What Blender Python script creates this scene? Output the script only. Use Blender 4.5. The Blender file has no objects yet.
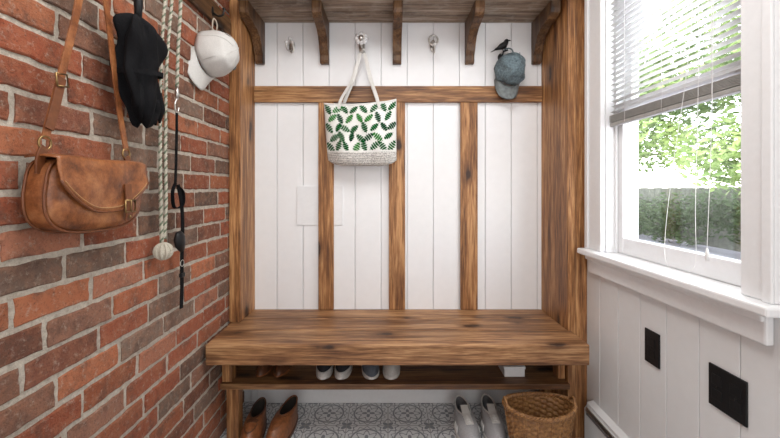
import bpy, bmesh, math, random
from mathutils import Vector, Matrix, noise as mnoise
random.seed(7)
scene = bpy.context.scene
COL = scene.collection
F=372.0; VX=388.0; VY=188.0; H=1.15
pi=math.pi

# ------------------------------------------------------------ materials
class NT:
    def __init__(s,name):
        s.m=bpy.data.materials.new(name); s.m.use_nodes=True
        s.nt=s.m.node_tree; s.n=s.nt.nodes; s.l=s.nt.links
        s.b=s.n['Principled BSDF']; s.out=s.n['Material Output']
    def add(s,t,**k):
        nd=s.n.new(t)
        for a,b in k.items(): setattr(nd,a,b)
        return nd
    def set(s,sock,v):
        if isinstance(v,bpy.types.NodeSocket): s.l.new(v,sock)
        else:
            if hasattr(sock.default_value,'__len__') and len(sock.default_value)==4 and len(v)==3: v=(*v,1)
            sock.default_value=v
    def math(s,op,a,b=0.0,c=0.0):
        nd=s.add('ShaderNodeMath',operation=op)
        s.set(nd.inputs[0],a); s.set(nd.inputs[1],b); s.set(nd.inputs[2],c)
        return nd.outputs[0]
    def coord(s,scale=(1,1,1),rnd=0.0):
        tc=s.add('ShaderNodeTexCoord'); o=tc.outputs['Object']
        if rnd:
            oi=s.add('ShaderNodeObjectInfo'); v=s.add('ShaderNodeVectorMath',operation='ADD')
            r=s.math('MULTIPLY',oi.outputs['Random'],rnd)
            s.l.new(o,v.inputs[0]); s.l.new(r,v.inputs[1]); o=v.outputs[0]
        mp=s.add('ShaderNodeMapping'); mp.inputs['Scale'].default_value=scale
        s.l.new(o,mp.inputs[0]); return mp.outputs[0]
    def noise(s,vec,scale,detail=4,rough=.55,dist=0):
        nd=s.add('ShaderNodeTexNoise'); s.l.new(vec,nd.inputs['Vector'])
        nd.inputs['Scale'].default_value=scale; nd.inputs['Detail'].default_value=detail
        nd.inputs['Roughness'].default_value=rough; nd.inputs['Distortion'].default_value=dist
        return nd.outputs['Fac']
    def ramp(s,fac,stops):
        nd=s.add('ShaderNodeValToRGB'); cr=nd.color_ramp
        while len(cr.elements)<len(stops): cr.elements.new(.5)
        for e,(p,c) in zip(cr.elements,stops):
            e.position=p; e.color=(*c,1) if hasattr(c,'__len__') else (c,c,c,1)
        s.l.new(fac,nd.inputs[0]); return nd.outputs[0]
    def mix(s,fac,a,b,mode='MIX'):
        nd=s.add('ShaderNodeMix',data_type='RGBA',blend_type=mode)
        s.set(nd.inputs[0],fac); s.set(nd.inputs[6],a); s.set(nd.inputs[7],b)
        return nd.outputs[2]
    def bump(s,h,strength=.3,dist=.01):
        nd=s.add('ShaderNodeBump'); nd.inputs['Strength'].default_value=strength
        nd.inputs['Distance'].default_value=dist
        s.l.new(h,nd.inputs['Height']); s.l.new(nd.outputs[0],s.b.inputs['Normal'])

def plain(name,col,rough=.6,metal=0,bump=0,bscale=60,var=.12,spec=.5):
    t=NT(name); v=t.coord()
    n=t.noise(v,bscale,5)
    dark=tuple(c*(1-var) for c in col); lite=tuple(min(1,c*(1+var)) for c in col)
    t.set(t.b.inputs['Base Color'],t.ramp(n,[(.3,dark),(.7,lite)]))
    t.b.inputs['Roughness'].default_value=rough; t.b.inputs['Metallic'].default_value=metal
    t.b.inputs['Specular IOR Level'].default_value=spec
    if bump: t.bump(n,bump,.004)
    return t.m

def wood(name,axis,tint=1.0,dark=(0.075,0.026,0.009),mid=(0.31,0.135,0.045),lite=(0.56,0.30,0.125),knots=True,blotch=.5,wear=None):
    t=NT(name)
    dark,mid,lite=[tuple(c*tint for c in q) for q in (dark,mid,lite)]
    iso=t.coord((1,1,1),rnd=7.3)
    ks={'X':(.42,1,1),'Y':(1,.42,1),'Z':(1,1,.42)}[axis]
    gs={'X':(.055,1,1),'Y':(1,.055,1),'Z':(1,1,.055)}[axis]
    def mp(v,sc):
        m=t.add('ShaderNodeMapping'); m.inputs['Scale'].default_value=sc; t.l.new(v,m.inputs[0]); return m.outputs[0]
    vo=t.add('ShaderNodeTexVoronoi'); vo.inputs['Scale'].default_value=7.5
    wob=t.add('ShaderNodeVectorMath',operation='ADD'); wn_=t.add('ShaderNodeTexNoise'); wn_.inputs['Scale'].default_value=14; t.l.new(iso,wn_.inputs['Vector'])
    sc_=t.add('ShaderNodeVectorMath',operation='SCALE'); sc_.inputs['Scale'].default_value=.035; t.l.new(wn_.outputs['Color'],sc_.inputs[0])
    t.l.new(mp(iso,ks),wob.inputs[0]); t.l.new(sc_.outputs[0],wob.inputs[1]); t.l.new(wob.outputs[0],vo.inputs['Vector']); kd=vo.outputs['Distance']
    g1=t.noise(mp(iso,gs),30,6,.68,.3)
    g2=t.noise(mp(iso,gs),150,4,.65)
    g0=t.noise(mp(iso,gs),11,4,.6,.5)
    rings=t.math('MULTIPLY_ADD',t.math('SINE',t.math('MULTIPLY',g0,70)),.5,.5)
    f=t.math('ADD',t.math('MULTIPLY',g1,.58),t.math('ADD',t.math('MULTIPLY',g2,.36),t.math('ADD',t.math('MULTIPLY',g0,.12),t.math('MULTIPLY',rings,.055))))
    c=t.ramp(f,[(.43,dark),(.50,tuple(a*.45+b*.55 for a,b in zip(dark,mid))),(.555,mid),(.645,lite)])
    blot=t.noise(mp(iso,tuple(.35 if a<1 else 1 for a in gs)),7,4,.6)
    c=t.mix(t.ramp(blot,[(.45,0.0),(.72,blotch)]),c,dark)
    if wear:
        wn=t.noise(iso,16,5,.7); c=t.mix(t.ramp(wn,[(.5,0.0),(.72,.6)]),c,wear)
    if knots:
        c=t.mix(t.ramp(kd,[(.15,.60),(.27,0.0)]),c,dark)
        c=t.mix(t.ramp(kd,[(.10,.92),(.15,0.0)]),c,tuple(x*.35 for x in dark))
    t.set(t.b.inputs['Base Color'],c)
    t.b.inputs['Roughness'].default_value=.5
    t.bump(f,.45,.003)
    return t.m

WX=wood('stained_pine_x','X',.78); WZ=wood('stained_pine_z','Z',1.0)
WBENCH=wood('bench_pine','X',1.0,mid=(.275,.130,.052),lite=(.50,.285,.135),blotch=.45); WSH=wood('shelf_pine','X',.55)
WUNDER=wood('old_shelf_plank','X',.85,dark=(.10,.06,.035),mid=(.30,.20,.13),lite=(.55,.44,.34),wear=(.42,.37,.31))
WDARK=wood('dark_walnut','Z',.36,wear=(.13,.10,.075)); WRAIL=wood('dark_rail','Y',.3)

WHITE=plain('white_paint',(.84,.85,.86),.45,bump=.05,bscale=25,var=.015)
WHITE_SHADED=plain('white_paint_backlit_shade',(.72,.73,.735),.45,bump=.05,bscale=25,var=.015)  # same white darkened: shade of the backlit right wall put into the colour
WHITE2=plain('white_trim_paint',(.80,.81,.82),.35,bump=.03,var=.02)
CEIL=plain('ceiling_paint',(.8,.8,.8),.8,var=.02)
BLACKP=plain('black_plastic',(.008,.008,.009),.45,var=.1,spec=.25)
BLACKF=plain('black_fabric',(.004,.004,.005),.85,bump=.4,bscale=180,var=.4,spec=.15)
METAL=plain('brushed_nickel',(.55,.53,.50),.3,metal=1,var=.08)
BRASS=plain('antique_brass',(.30,.20,.09),.35,metal=1)
IRON=plain('dark_iron',(.02,.018,.016),.45,metal=.6)
PORC=plain('white_porcelain',(.70,.70,.70),.15,var=.03)
CAPW=plain('cream_canvas',(.56,.545,.52),.85,bump=.3,bscale=300,var=.08)
CAPUN=plain('tan_canvas',(.42,.36,.29),.85,bump=.3,bscale=300)
DENIM=plain('faded_denim',(.12,.165,.185),.9,bump=.5,bscale=110,var=.5)
CANVAS=plain('tote_canvas',(.80,.80,.77),.85,bump=.2,bscale=250,var=.04)
ROPEW=plain('cotton_rope',(.48,.44,.36),.9,bump=.5,bscale=300,var=.2)
ROPEG=plain('green_rope',(.15,.18,.12),.9,bump=.5,bscale=300,var=.2)
GREY=plain('grey_knit',(.42,.42,.43),.85,bump=.5,bscale=350,var=.25)
GREYD=plain('dark_grey_lining',(.16,.16,.165),.9,bump=.3,var=.2)
SLATE=plain('slate_canvas',(.10,.115,.14),.85,bump=.4,bscale=300,var=.3)
OFFW=plain('off_white_canvas',(.50,.49,.47),.85,bump=.4,bscale=300,var=.15)
RUB=plain('white_rubber',(.66,.65,.62),.5,var=.06)
LACE=plain('white_lace',(.75,.74,.72),.8)
DARKIN=plain('shoe_lining',(.03,.025,.02),.9)
NAVY=plain('navy_canvas',(.018,.02,.026),.8,bump=.3,bscale=300,var=.3)
BROWNL=plain('brown_leather',(.22,.080,.030),.38,bump=.15,bscale=70,var=.35)
BROWNL2=plain('dark_brown_leather',(.09,.035,.016),.4,bump=.15,bscale=70,var=.35)
GLEAF=[plain('palm_green_%d'%i,c,.9,var=.15,spec=.1) for i,c in enumerate([(.008,.095,.022),(.035,.20,.035),(.004,.055,.018)])]

def leather():
    t=NT('tan_leather'); v=t.coord()
    a=t.noise(v,14,7,.75); b=t.noise(v,160,3,.6)
    vo=t.add('ShaderNodeTexVoronoi'); vo.inputs['Scale'].default_value=260; t.l.new(v,vo.inputs['Vector'])
    c=t.ramp(a,[(.34,(.075,.021,.007)),(.5,(.235,.078,.025)),(.68,(.40,.165,.062))])
    t.set(t.b.inputs['Base Color'],c); t.b.inputs['Roughness'].default_value=.38
    t.bump(t.math('ADD',t.math('MULTIPLY',b,.6),t.math('MULTIPLY',vo.outputs['Distance'],.5)),.3,.002)
    return t.m
LEATHER=leather()
LEATHD=plain('tan_leather_edge',(.15,.048,.016),.45,bump=.1,var=.25)

def brickmat():
    t=NT('brick'); v=t.coord()
    at=t.add('ShaderNodeAttribute',attribute_name='Col')
    n1=t.noise(v,30,7,.75); n2=t.noise(v,170,5,.75); n3=t.noise(v,13,5,.7); n4=t.noise(v,48,5,.8)
    c=t.mix(t.ramp(n1,[(.42,0.0),(.70,.5)]),at.outputs['Color'],(.45,.20,.11))
    c=t.mix(t.ramp(n3,[(.50,0.0),(.66,.70)]),c,(.12,.066,.048))
    c=t.mix(t.ramp(n4,[(.54,0.0),(.68,.55)]),c,(.50,.40,.32))
    c=t.mix(t.ramp(n2,[(.32,.7),(.46,0.0)]),c,(.07,.036,.026))
    t.set(t.b.inputs['Base Color'],c); t.b.inputs['Roughness'].default_value=.9
    t.b.inputs['Specular IOR Level'].default_value=.25
    t.bump(t.math('ADD',t.math('MULTIPLY',n1,.9),t.math('ADD',t.math('MULTIPLY',n2,.5),t.math('MULTIPLY',n4,.6))),1.0,.009)
    return t.m
def mortarmat():
    t=NT('mortar'); v=t.coord()
    n1=t.noise(v,60,6,.75); n2=t.noise(v,260,3,.7); n3=t.noise(v,6,3)
    c=t.ramp(n1,[(.3,(.36,.305,.24)),(.65,(.66,.60,.51))])
    c=t.mix(t.ramp(n3,[(.5,0.0),(.75,.35)]),c,(.28,.23,.19))
    t.set(t.b.inputs['Base Color'],c); t.b.inputs['Roughness'].default_value=.95
    t.bump(t.math('ADD',n1,n2),.9,.006)
    return t.m
BRICK=brickmat(); MORTAR=mortarmat()

def tilemat():
    t=NT('patterned_tile'); tc=t.add('ShaderNodeTexCoord')
    sp=t.add('ShaderNodeSeparateXYZ'); t.l.new(tc.outputs['Object'],sp.inputs[0])
    S=.2
    def loc(o,off=0.0):
        return t.math('SUBTRACT',t.math('FRACT',t.math('ADD',t.math('DIVIDE',o,S),20+off)),.5)
    def polar(off):
        u=loc(sp.outputs[0],off); w=loc(sp.outputs[1],off)
        r=t.math('SQRT',t.math('ADD',t.math('MULTIPLY',u,u),t.math('MULTIPLY',w,w)))
        return u,w,r,t.math('ARCTAN2',w,u)
    u,w,r,th=polar(0)
    u2,w2,r2,th2=polar(.5)
    def band(r,th,base,amp,k,wd,ph=0):
        rr=t.math('ADD',t.math('MULTIPLY',t.math('COSINE',t.math('MULTIPLY_ADD',th,k,ph)),amp),base)
        return t.math('LESS_THAN',t.math('ABSOLUTE',t.math('SUBTRACT',r,rr)),wd)
    def disc(r,th,base,amp,k,ph=0):
        rr=t.math('ADD',t.math('MULTIPLY',t.math('COSINE',t.math('MULTIPLY_ADD',th,k,ph)),amp),base)
        return t.math('LESS_THAN',r,rr)
    pats=[band(r,th,.36,.0,1,.022),band(r,th,.25,.06,8,.020),disc(r,th,.11,.06,4,.0),
          disc(r2,th2,.12,.05,4,pi),band(r2,th2,.22,.035,8,.018),band(r,th,.43,.03,16,.012)]
    m=pats[0]
    for p in pats[1:]: m=t.math('MAXIMUM',m,p)
    hole=disc(r,th,.04,.0,1)
    m=t.math('SUBTRACT',m,hole); m=t.math('MAXIMUM',m,0.0)
    n=t.noise(tc.outputs['Object'],40,4)
    c=t.mix(m,(.76,.77,.78),(.24,.26,.28))
    c=t.mix(t.ramp(n,[(.4,0.0),(.8,.25)]),c,(.5,.5,.5))
    g=t.math('GREATER_THAN',t.math('MAXIMUM',t.math('ABSOLUTE',u),t.math('ABSOLUTE',w)),.49)
    c=t.mix(g,c,(.36,.36,.36))
    t.set(t.b.inputs['Base Color'],c); t.b.inputs['Roughness'].default_value=.4
    return t.m
TILE=tilemat()

def wicker():
    t=NT('wicker'); v=t.coord()
    n=t.noise(v,90,4); n2=t.noise(v,14,3)
    c=t.ramp(n,[(.3,(.13,.05,.014)),(.7,(.46,.24,.085))])
    c=t.mix(t.ramp(n2,[(.4,0.0),(.7,.5)]),c,(.13,.05,.016))
    t.set(t.b.inputs['Base Color'],c); t.b.inputs['Roughness'].default_value=.5
    t.bump(n,.5,.003); return t.m
WICK=wicker()

def leafm(name,c1,c2):
    t=NT(name); v=t.coord(); n=t.noise(v,1.6,4)
    c=t.ramp(n,[(.38,c1),(.62,c2)])
    t.set(t.b.inputs['Base Color'],c); t.b.inputs['Roughness'].default_value=.6
    tr=t.add('ShaderNodeBsdfTranslucent'); t.l.new(c,tr.inputs[0])
    mx=t.add('ShaderNodeMixShader'); mx.inputs[0].default_value=.45
    t.l.new(t.b.outputs[0],mx.inputs[1]); t.l.new(tr.outputs[0],mx.inputs[2]); t.l.new(mx.outputs[0],t.out.inputs[0])
    return t.m
LEAF=leafm('spring_leaves',(.11,.19,.05),(.36,.47,.19)); HEDGE=leafm('hedge_leaves',(.05,.085,.035),(.10,.15,.07))
BARK=plain('bark',(.10,.07,.05),.9,bump=.8,bscale=12,var=.4)
FENCE=plain('weathered_fence',(.13,.14,.12),.9,bump=.3,bscale=8,var=.3)
PATIO=plain('patio_concrete',(.34,.34,.40),.9,bump=.2,bscale=5,var=.08)
def glassm():
    t=NT('window_glass')
    tr=t.add('ShaderNodeBsdfTransparent'); gl=t.add('ShaderNodeBsdfGlossy'); gl.inputs['Roughness'].default_value=.02
    mx=t.add('ShaderNodeMixShader'); mx.inputs[0].default_value=.05
    t.l.new(tr.outputs[0],mx.inputs[1]); t.l.new(gl.outputs[0],mx.inputs[2]); t.l.new(mx.outputs[0],t.out.inputs[0])
    return t.m
GLASS=glassm()
BLIND=plain('blind_vinyl',(.84,.84,.83),.4,var=.02)
BLINDS=plain('blind_stack_edge',(.36,.35,.33),.5,var=.1)

# ------------------------------------------------------------ geometry helpers
def empty(name):
    e=bpy.data.objects.new(name,None); e.empty_display_size=.05; COL.objects.link(e); return e
def meshobj(name,verts,faces,mat,parent=None,smooth=False,mats=None,fm=None):
    me=bpy.data.meshes.new(name); me.from_pydata([tuple(v) for v in verts],[],faces)
    for m in (mats or [mat]): me.materials.append(m)
    if fm:
        for p,i in zip(me.polygons,fm): p.material_index=i
    if smooth:
        for p in me.polygons: p.use_smooth=True
    me.update()
    bm=bmesh.new(); bm.from_mesh(me); bmesh.ops.recalc_face_normals(bm,faces=bm.faces); bm.to_mesh(me); bm.free()
    ob=bpy.data.objects.new(name,me); COL.objects.link(ob)
    if parent: ob.parent=parent
    return ob
def bevel(ob,w,seg=2):
    m=ob.modifiers.new('bev','BEVEL'); m.width=w; m.segments=seg; m.limit_method='ANGLE'; return ob
def subs(ob,n=1):
    m=ob.modifiers.new('sub','SUBSURF'); m.levels=n; m.render_levels=n; return ob
def solid(ob,t,off=0):
    m=ob.modifiers.new('sol','SOLIDIFY'); m.thickness=t; m.offset=off; return ob
BF=[(0,1,3,2),(4,6,7,5),(0,4,5,1),(2,3,7,6),(0,2,6,4),(1,5,7,3)]
def bv(x0,x1,y0,y1,z0,z1):
    return [Vector((x,y,z)) for x in (x0,x1) for y in (y0,y1) for z in (z0,z1)]
def box(name,x0,x1,y0,y1,z0,z1,mat,parent=None,bev=.003):
    ob=meshobj(name,bv(x0,x1,y0,y1,z0,z1),BF,mat,parent)
    if bev: bevel(ob,bev)
    return ob
def multibox(name,boxes,mat,parent=None,bev=.002):
    V=[];Fc=[]
    for b in boxes:
        o=len(V); V+=bv(*b); Fc+=[tuple(o+i for i in f) for f in BF]
    ob=meshobj(name,V,Fc,mat,parent)
    if bev: bevel(ob,bev)
    return ob
def loft(name,rings,mat,parent=None,capA=True,capB=True,smooth=True,M=None,closed=True):
    n=len(rings[0]); V=[Vector(p) for r in rings for p in r]
    if M: V=[M@v for v in V]
    Fc=[]
    for i in range(len(rings)-1):
        for j in range(n if closed else n-1):
            k=(j+1)%n; Fc.append((i*n+j,i*n+k,(i+1)*n+k,(i+1)*n+j))
    if capA: Fc.append(tuple(range(n)))
    if capB: Fc.append(tuple((len(rings)-1)*n+j for j in range(n)))
    return meshobj(name,V,Fc,mat,parent,smooth)
def limb(name,pts,rad,mat,parent=None,seg=12,sub=1,squash=1.0,M=None):
    pts=[Vector(p) for p in pts]
    if M: pts=[M@p for p in pts]
    if not hasattr(rad,'__len__'): rad=[rad]*len(pts)
    rings=[]; up=None
    for i,p in enumerate(pts):
        t=(pts[min(i+1,len(pts)-1)]-pts[max(i-1,0)]).normalized()
        if up is None:
            up=Vector((0,0,1)) if abs(t.z)<.9 else Vector((1,0,0))
        a=t.cross(up).normalized(); up=a.cross(t).normalized()
        rings.append([p+(a*math.cos(q)+up*math.sin(q)*squash)*rad[i] for q in [2*pi*k/seg for k in range(seg)]])
    return loft(name,rings,mat,parent)
def smoothpath(pts,n=8):
    pts=[Vector(p) for p in pts]; P=[pts[0]]+pts+[pts[-1]]; out=[]
    for i in range(1,len(P)-2):
        a,b,c,d=P[i-1:i+3]
        for k in range(n):
            t=k/n
            out.append(.5*((2*b)+(c-a)*t+(2*a-5*b+4*c-d)*t*t+(3*b-a-3*c+d)*t**3))
    out.append(pts[-1]); return out
def tube(name,pts,r,mat,parent=None,seg=8,n=8):
    return limb(name,smoothpath(pts,n),r,mat,parent,seg)
def ribbon(name,pts,w,th,wdir,mat,parent=None,n=8,bev=.0006):
    P=smoothpath(pts,n); wd=Vector(wdir).normalized(); rings=[]
    for i,p in enumerate(P):
        t=(P[min(i+1,len(P)-1)]-P[max(i-1,0)]).normalized()
        a=(wd-t*wd.dot(t)).normalized(); b=t.cross(a).normalized()
        rings.append([p+a*w/2+b*th/2,p-a*w/2+b*th/2,p-a*w/2-b*th/2,p+a*w/2-b*th/2])
    return bevel(loft(name,rings,mat,parent,smooth=False),bev,1)
def ellipsoid(name,c,r,mat,parent=None,M=None,seg=20,rg=12):
    rings=[]
    for i in range(rg+1):
        a=-pi/2+pi*i/rg; a=max(-pi/2+.02,min(pi/2-.02,a))
        rings.append([Vector((c[0]+r[0]*math.cos(a)*math.cos(t),c[1]+r[1]*math.cos(a)*math.sin(t),c[2]+r[2]*math.sin(a))) for t in [2*pi*k/seg for k in range(seg)]])
    return loft(name,rings,mat,parent,M=M)
def torus(name,c,R,r,axis,mat,parent=None,sx=1,sy=1):
    ax=Vector(axis).normalized(); u=ax.orthogonal().normalized()
    if abs(ax.z)<.9: u=Vector((0,0,1)).cross(ax).normalized()
    w=ax.cross(u); V=[];Fc=[];N=28;K=8
    for i in range(N):
        a=2*pi*i/N; d=u*math.cos(a)*sx+w*math.sin(a)*sy; dn=d.normalized()
        for j in range(K):
            b=2*pi*j/K; V.append(Vector(c)+d*R+(dn*math.cos(b)+ax*math.sin(b))*r)
    for i in range(N):
        for j in range(K):
            Fc.append((i*K+j,((i+1)%N)*K+j,((i+1)%N)*K+(j+1)%K,i*K+(j+1)%K))
    return meshobj(name,V,Fc,mat,parent,True)

XB=-.771; XR=.916; YB=2.0; CZ=2.42; YN=-1.3
# ------------------------------------------------------------ room shell
box('floor',-.95,1.06,YN-.12,2.12,-.10,0,TILE,bev=0)
box('ceiling',-.95,1.06,YN-.12,2.12,CZ,CZ+.1,CEIL,bev=0)
box('wall_rear',-.95,1.06,YN-.12,YN,0,CZ,WHITE,bev=0)
wb=empty('wall_back')
box('backing',-.95,1.06,2.012,2.12,0,CZ,WHITE,wb,bev=0)
edges=[]
x=-.457-.14*3
while x<.93:
    edges.append(x); x+=.14
boards=[(a+.0012,min(a+.14-.0012,.915),2.0,2.011,0.0,CZ) for a in edges]
multibox('tongue_and_groove_boards',boards,WHITE,wb,.0022)
# brick wall
wl=empty('wall_left')
box('mortar_bed',XB-.17,XB-.0055,YN,2.0,0,CZ,MORTAR,wl,bev=0)
palette=[(.35,.095,.047),(.40,.125,.060),(.30,.085,.044),(.44,.150,.072),(.34,.110,.057),(.20,.075,.047),(.36,.145,.088),(.15,.10,.076),(.21,.145,.11),(.31,.092,.048),(.25,.125,.085)]
V=[];Fc=[];cols=[]
ph=.0582; pz=.0714; pl=.1938; py=.2068
k=0;z=.003
while z+ph<CZ:
    y=YN+.002-(py/2 if k%2 else 0)+.03*math.sin(k*2.1)
    while y<1.999:
        y0=max(y+random.uniform(-.002,.002),YN); y1=min(y+pl+random.uniform(-.002,.002),1.999)
        if y1-y0>.02:
            o=len(V); dx=random.uniform(-.0025,.002); dz=random.uniform(-.0015,.0015)
            N=[]; ny=9
            for i in range(ny+1): N.append((y0+(y1-y0)*i/ny, z+dz))
            for i in range(1,4): N.append((y1,z+dz+ph*i/4))
            for i in range(ny+1): N.append((y1-(y1-y0)*i/ny, z+dz+ph))
            for i in range(1,4): N.append((y0,z+dz+ph-ph*i/4))
            j=[(min(1.999,max(YN,a+random.uniform(-.0024,.0024))),b+random.uniform(-.0022,.0022)) for a,b in N]
            cy=(y0+y1)/2; cz=z+dz+ph/2
            n=len(j)
            fz=XB+dx
            for a,b in j: V.append((XB-.02,a,b))
            for a,b in j: V.append((fz-.003,a,b))
            for a,b in j:
                V.append((fz,a+(.0035 if a<cy-.3*(y1-y0) else(-.0035 if a>cy+.3*(y1-y0) else 0)),b+(.0035 if b<cz-.3*ph else (-.0035 if b>cz+.3*ph else 0))))
            col=random.choice(palette); s=random.uniform(.72,1.2); col=tuple(c*s for c in col)
            nf=0
            for L in (0,1):
                for q in range(n):
                    Fc.append((o+L*n+q,o+L*n+(q+1)%n,o+(L+1)*n+(q+1)%n,o+(L+1)*n+q)); nf+=1
            Fc.append(tuple(o+2*n+q for q in range(n))); nf+=1
            cols+= [col]*nf
        y+=py
    z+=pz;k+=1
bo=meshobj('bricks',V,Fc,BRICK,wl)
ca=bo.data.color_attributes.new('Col','FLOAT_COLOR','CORNER')
for p,c in zip(bo.data.polygons,cols):
    for li in p.loop_indices: ca.data[li].color=(*c,1)

# right wall
WY0,WY1,WZ0,WZ1=.95,1.56,.88,2.10
wr=empty('wall_right')
e=1.48-.128*21
bl=[]
a=e
while a<2.0:
    y0=max(a,YN)+.0012; y1=min(a+.128,2.0)-.0012
    if y1-y0>.01: bl.append((XR,XR+.012,y0,y1,0,WZ0-.03))
    a+=.128
multibox('tongue_and_groove_boards',bl,WHITE_SHADED,wr,.0022)
box('lower',XR+.013,1.04,YN,2.0,0,WZ0-.03,WHITE_SHADED,wr,bev=0)
box('near',XR,1.04,YN,WY0-.02,WZ0-.03,CZ,WHITE_SHADED,wr,bev=0)
box('far',XR,1.04,WY1+.02,2.0,WZ0-.03,CZ,WHITE_SHADED,wr,bev=0)
box('above',XR,1.04,WY0-.02,WY1+.02,WZ1+.02,CZ,WHITE_SHADED,wr,bev=0)
box('below',XR+.001,1.04,WY0-.02,WY1+.02,WZ0-.03,WZ0-.02,WHITE_SHADED,wr,bev=0)
# window
w=empty('window_1')
CW=.100
box('jamb_far',XR-.001,1.05,WY1,WY1+.02,WZ0,WZ1,WHITE2,w,.001)
box('jamb_near',XR-.001,1.05,WY0-.02,WY0,WZ0,WZ1,WHITE2,w,.001)
box('jamb_head',XR-.001,1.05,WY0-.02,WY1+.02,WZ1,WZ1+.02,WHITE2,w,.001)
box('casing_far',XR-.022,XR-.001,WY1+.005,WY1+CW+.02,WZ0,WZ1+.12,WHITE2,w,.004)
box('casing_far_band',XR-.030,XR-.022,WY1+CW-.006,WY1+CW+.02,WZ0,WZ1+.12,WHITE2,w,.003)
box('casing_near',XR-.022,XR-.001,WY0-CW+.01,WY0-.005,WZ0,WZ1+.12,WHITE2,w,.004)
box('casing_near_band',XR-.030,XR-.022,WY0-CW+.01,WY0-CW+.034,WZ0,WZ1+.12,WHITE2,w,.003)
box('casing_head',XR-.022,XR-.001,WY0-.004,WY1+.004,WZ1+.005,WZ1+.12,WHITE2,w,.004)
box('stool',XR-.062,XR-.001,WY0-.112,WY1+.125,WZ0-.025,WZ0,WHITE2,w,.006)
box('stool_inner',XR-.001,1.06,WY0,WY1,WZ0-.025,WZ0,WHITE2,w,.002)
box('apron',XR-.022,XR-.001,WY0-.070,WY1+.11,WZ0-.105,WZ0-.026,WHITE2,w,.005)
box('apron_mould',XR-.034,XR-.022,WY0-.070,WY1+.11,WZ0-.048,WZ0-.026,WHITE2,w,.005)
def sash(n,x0,x1,z0,z1,br):
    box(n+'_stile_a',x0,x1,WY0+.001,WY0+.05,z0,z1,WHITE2,w,.003)
    box(n+'_stile_b',x0,x1,WY1-.042,WY1-.001,z0,z1,WHITE2,w,.003)
    box(n+'_rail_bottom',x0,x1,WY0+.05,WY1-.042,z0,z0+br,WHITE2,w,.003)
    box(n+'_rail_top',x0,x1,WY0+.05,WY1-.042,z1-.04,z1,WHITE2,w,.003)
    box(n+'_pane',(x0+x1)/2-.002,(x0+x1)/2+.002,WY0+.05,WY1-.042,z0+br,z1-.04,GLASS,w,0)
sash('lower_sash',.958,.990,WZ0+.001,1.50,.066)
sash('upper_sash',.993,1.025,1.47,WZ1-.001,.04)
box('inner_stop',.948,.957,WY1-.014,WY1-.001,WZ0,WZ1,WHITE2,w,.002)
# blind
b=empty('venetian_blind')
V=[];Fc=[]
zz=1.462
xc=.936
while zz<2.06:
    o=len(V)
    ys=[WY0+.008,WY1-.008]
    for yy in ys:
        for i in range(5):
            s=(i-2)/2
            V.append((xc+s*.0115,yy,zz+.0022*(1-s*s)-s*.0018))
    for i in range(4): Fc.append((o+i,o+i+1,o+6+i,o+5+i))
    zz+=.0225
sl=meshobj('slats',V,Fc,BLIND,b,True); solid(sl,.0008)
multibox('stacked_slats',[(xc-.0125,xc+.0115,WY0+.008,WY1-.008,1.4225+i*.0042,1.4250+i*.0042) for i in range(7)],BLINDS,b,.0004)
box('bottom_rail',xc-.012,xc+.011,WY0+.008,WY1-.008,1.405,1.420,BLINDS,b,.003)
box('head_rail',xc-.012,xc+.011,WY0+.004,WY1-.004,2.062,WZ1-.002,BLIND,b,.002)
for i,yy in enumerate((1.06,1.255,1.45)):
    tube('ladder_cord_%d'%i,[(xc-.014,yy,1.41),(xc-.014,yy,2.06)],.0009,BLIND,b,6,2)
tube('lift_cord',[(.920,1.10,2.05),(.918,1.10,1.5),(.905,1.095,1.1),(.900,1.09,.93),(.885,1.12,.895),(.880,1.17,.905),(.893,1.20,.98),(.905,1.185,1.2),(.918,1.13,1.6),(.920,1.11,2.05)],.0008,BLIND,b,6,6)
tube('tilt_cord',[(.917,1.045,2.05),(.915,1.05,1.4),(.905,1.055,.98)],.0008,BLIND,b,6,6)
limb('cord_tassel',[(.905,1.055,.98),(.905,1.055,.965),(.905,1.055,.945)],[.002,.0045,.005],BLIND,b)

def plate(y0,y1,z0,z1,gang):
    p=empty('outlet_cover')
    box('plate',XR-.006,XR-.0002,y0,y1,z0,z1,BLACKP,p,.002)
    for g in range(gang):
        yc=y0+(y1-y0)*(g+.5)/gang
        for zc in ((z0+z1)/2-.02,(z0+z1)/2+.02):
            box('receptacle',XR-.0085,XR-.006,yc-.016,yc+.016,zc-.014,zc+.014,BLACKP,p,.003)
        ellipsoid('screw',(XR-.0065,yc,(z0+z1)/2),(.0015,.003,.003),IRON,p)
plate(1.250,1.320,.540,.656,1)
plate(.945,1.057,.540,.656,2)
box('baseboard_back',-.70,.80,1.986,1.9995,0,.14,WHITE2,bev=.004)
h=empty('baseboard_heater')
hp=[(XR-.001,.0),(XR-.040,.015),(XR-.040,.17),(XR-.030,.185),(XR-.030,.195),(XR-.001,.205)]
rings=[[(a,y,c) for a,c in hp] for y in (-.9,1.66)]
bevel(loft('cover',rings,WHITE_SHADED,h,smooth=False),.002)
box('fin_slot',XR-.0425,XR-.0395,-.88,1.64,.152,.160,GREYD,h,.0005)
box('damper',XR-.046,XR-.040,-.88,1.64,.168,.186,METAL,h,.001)

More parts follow.
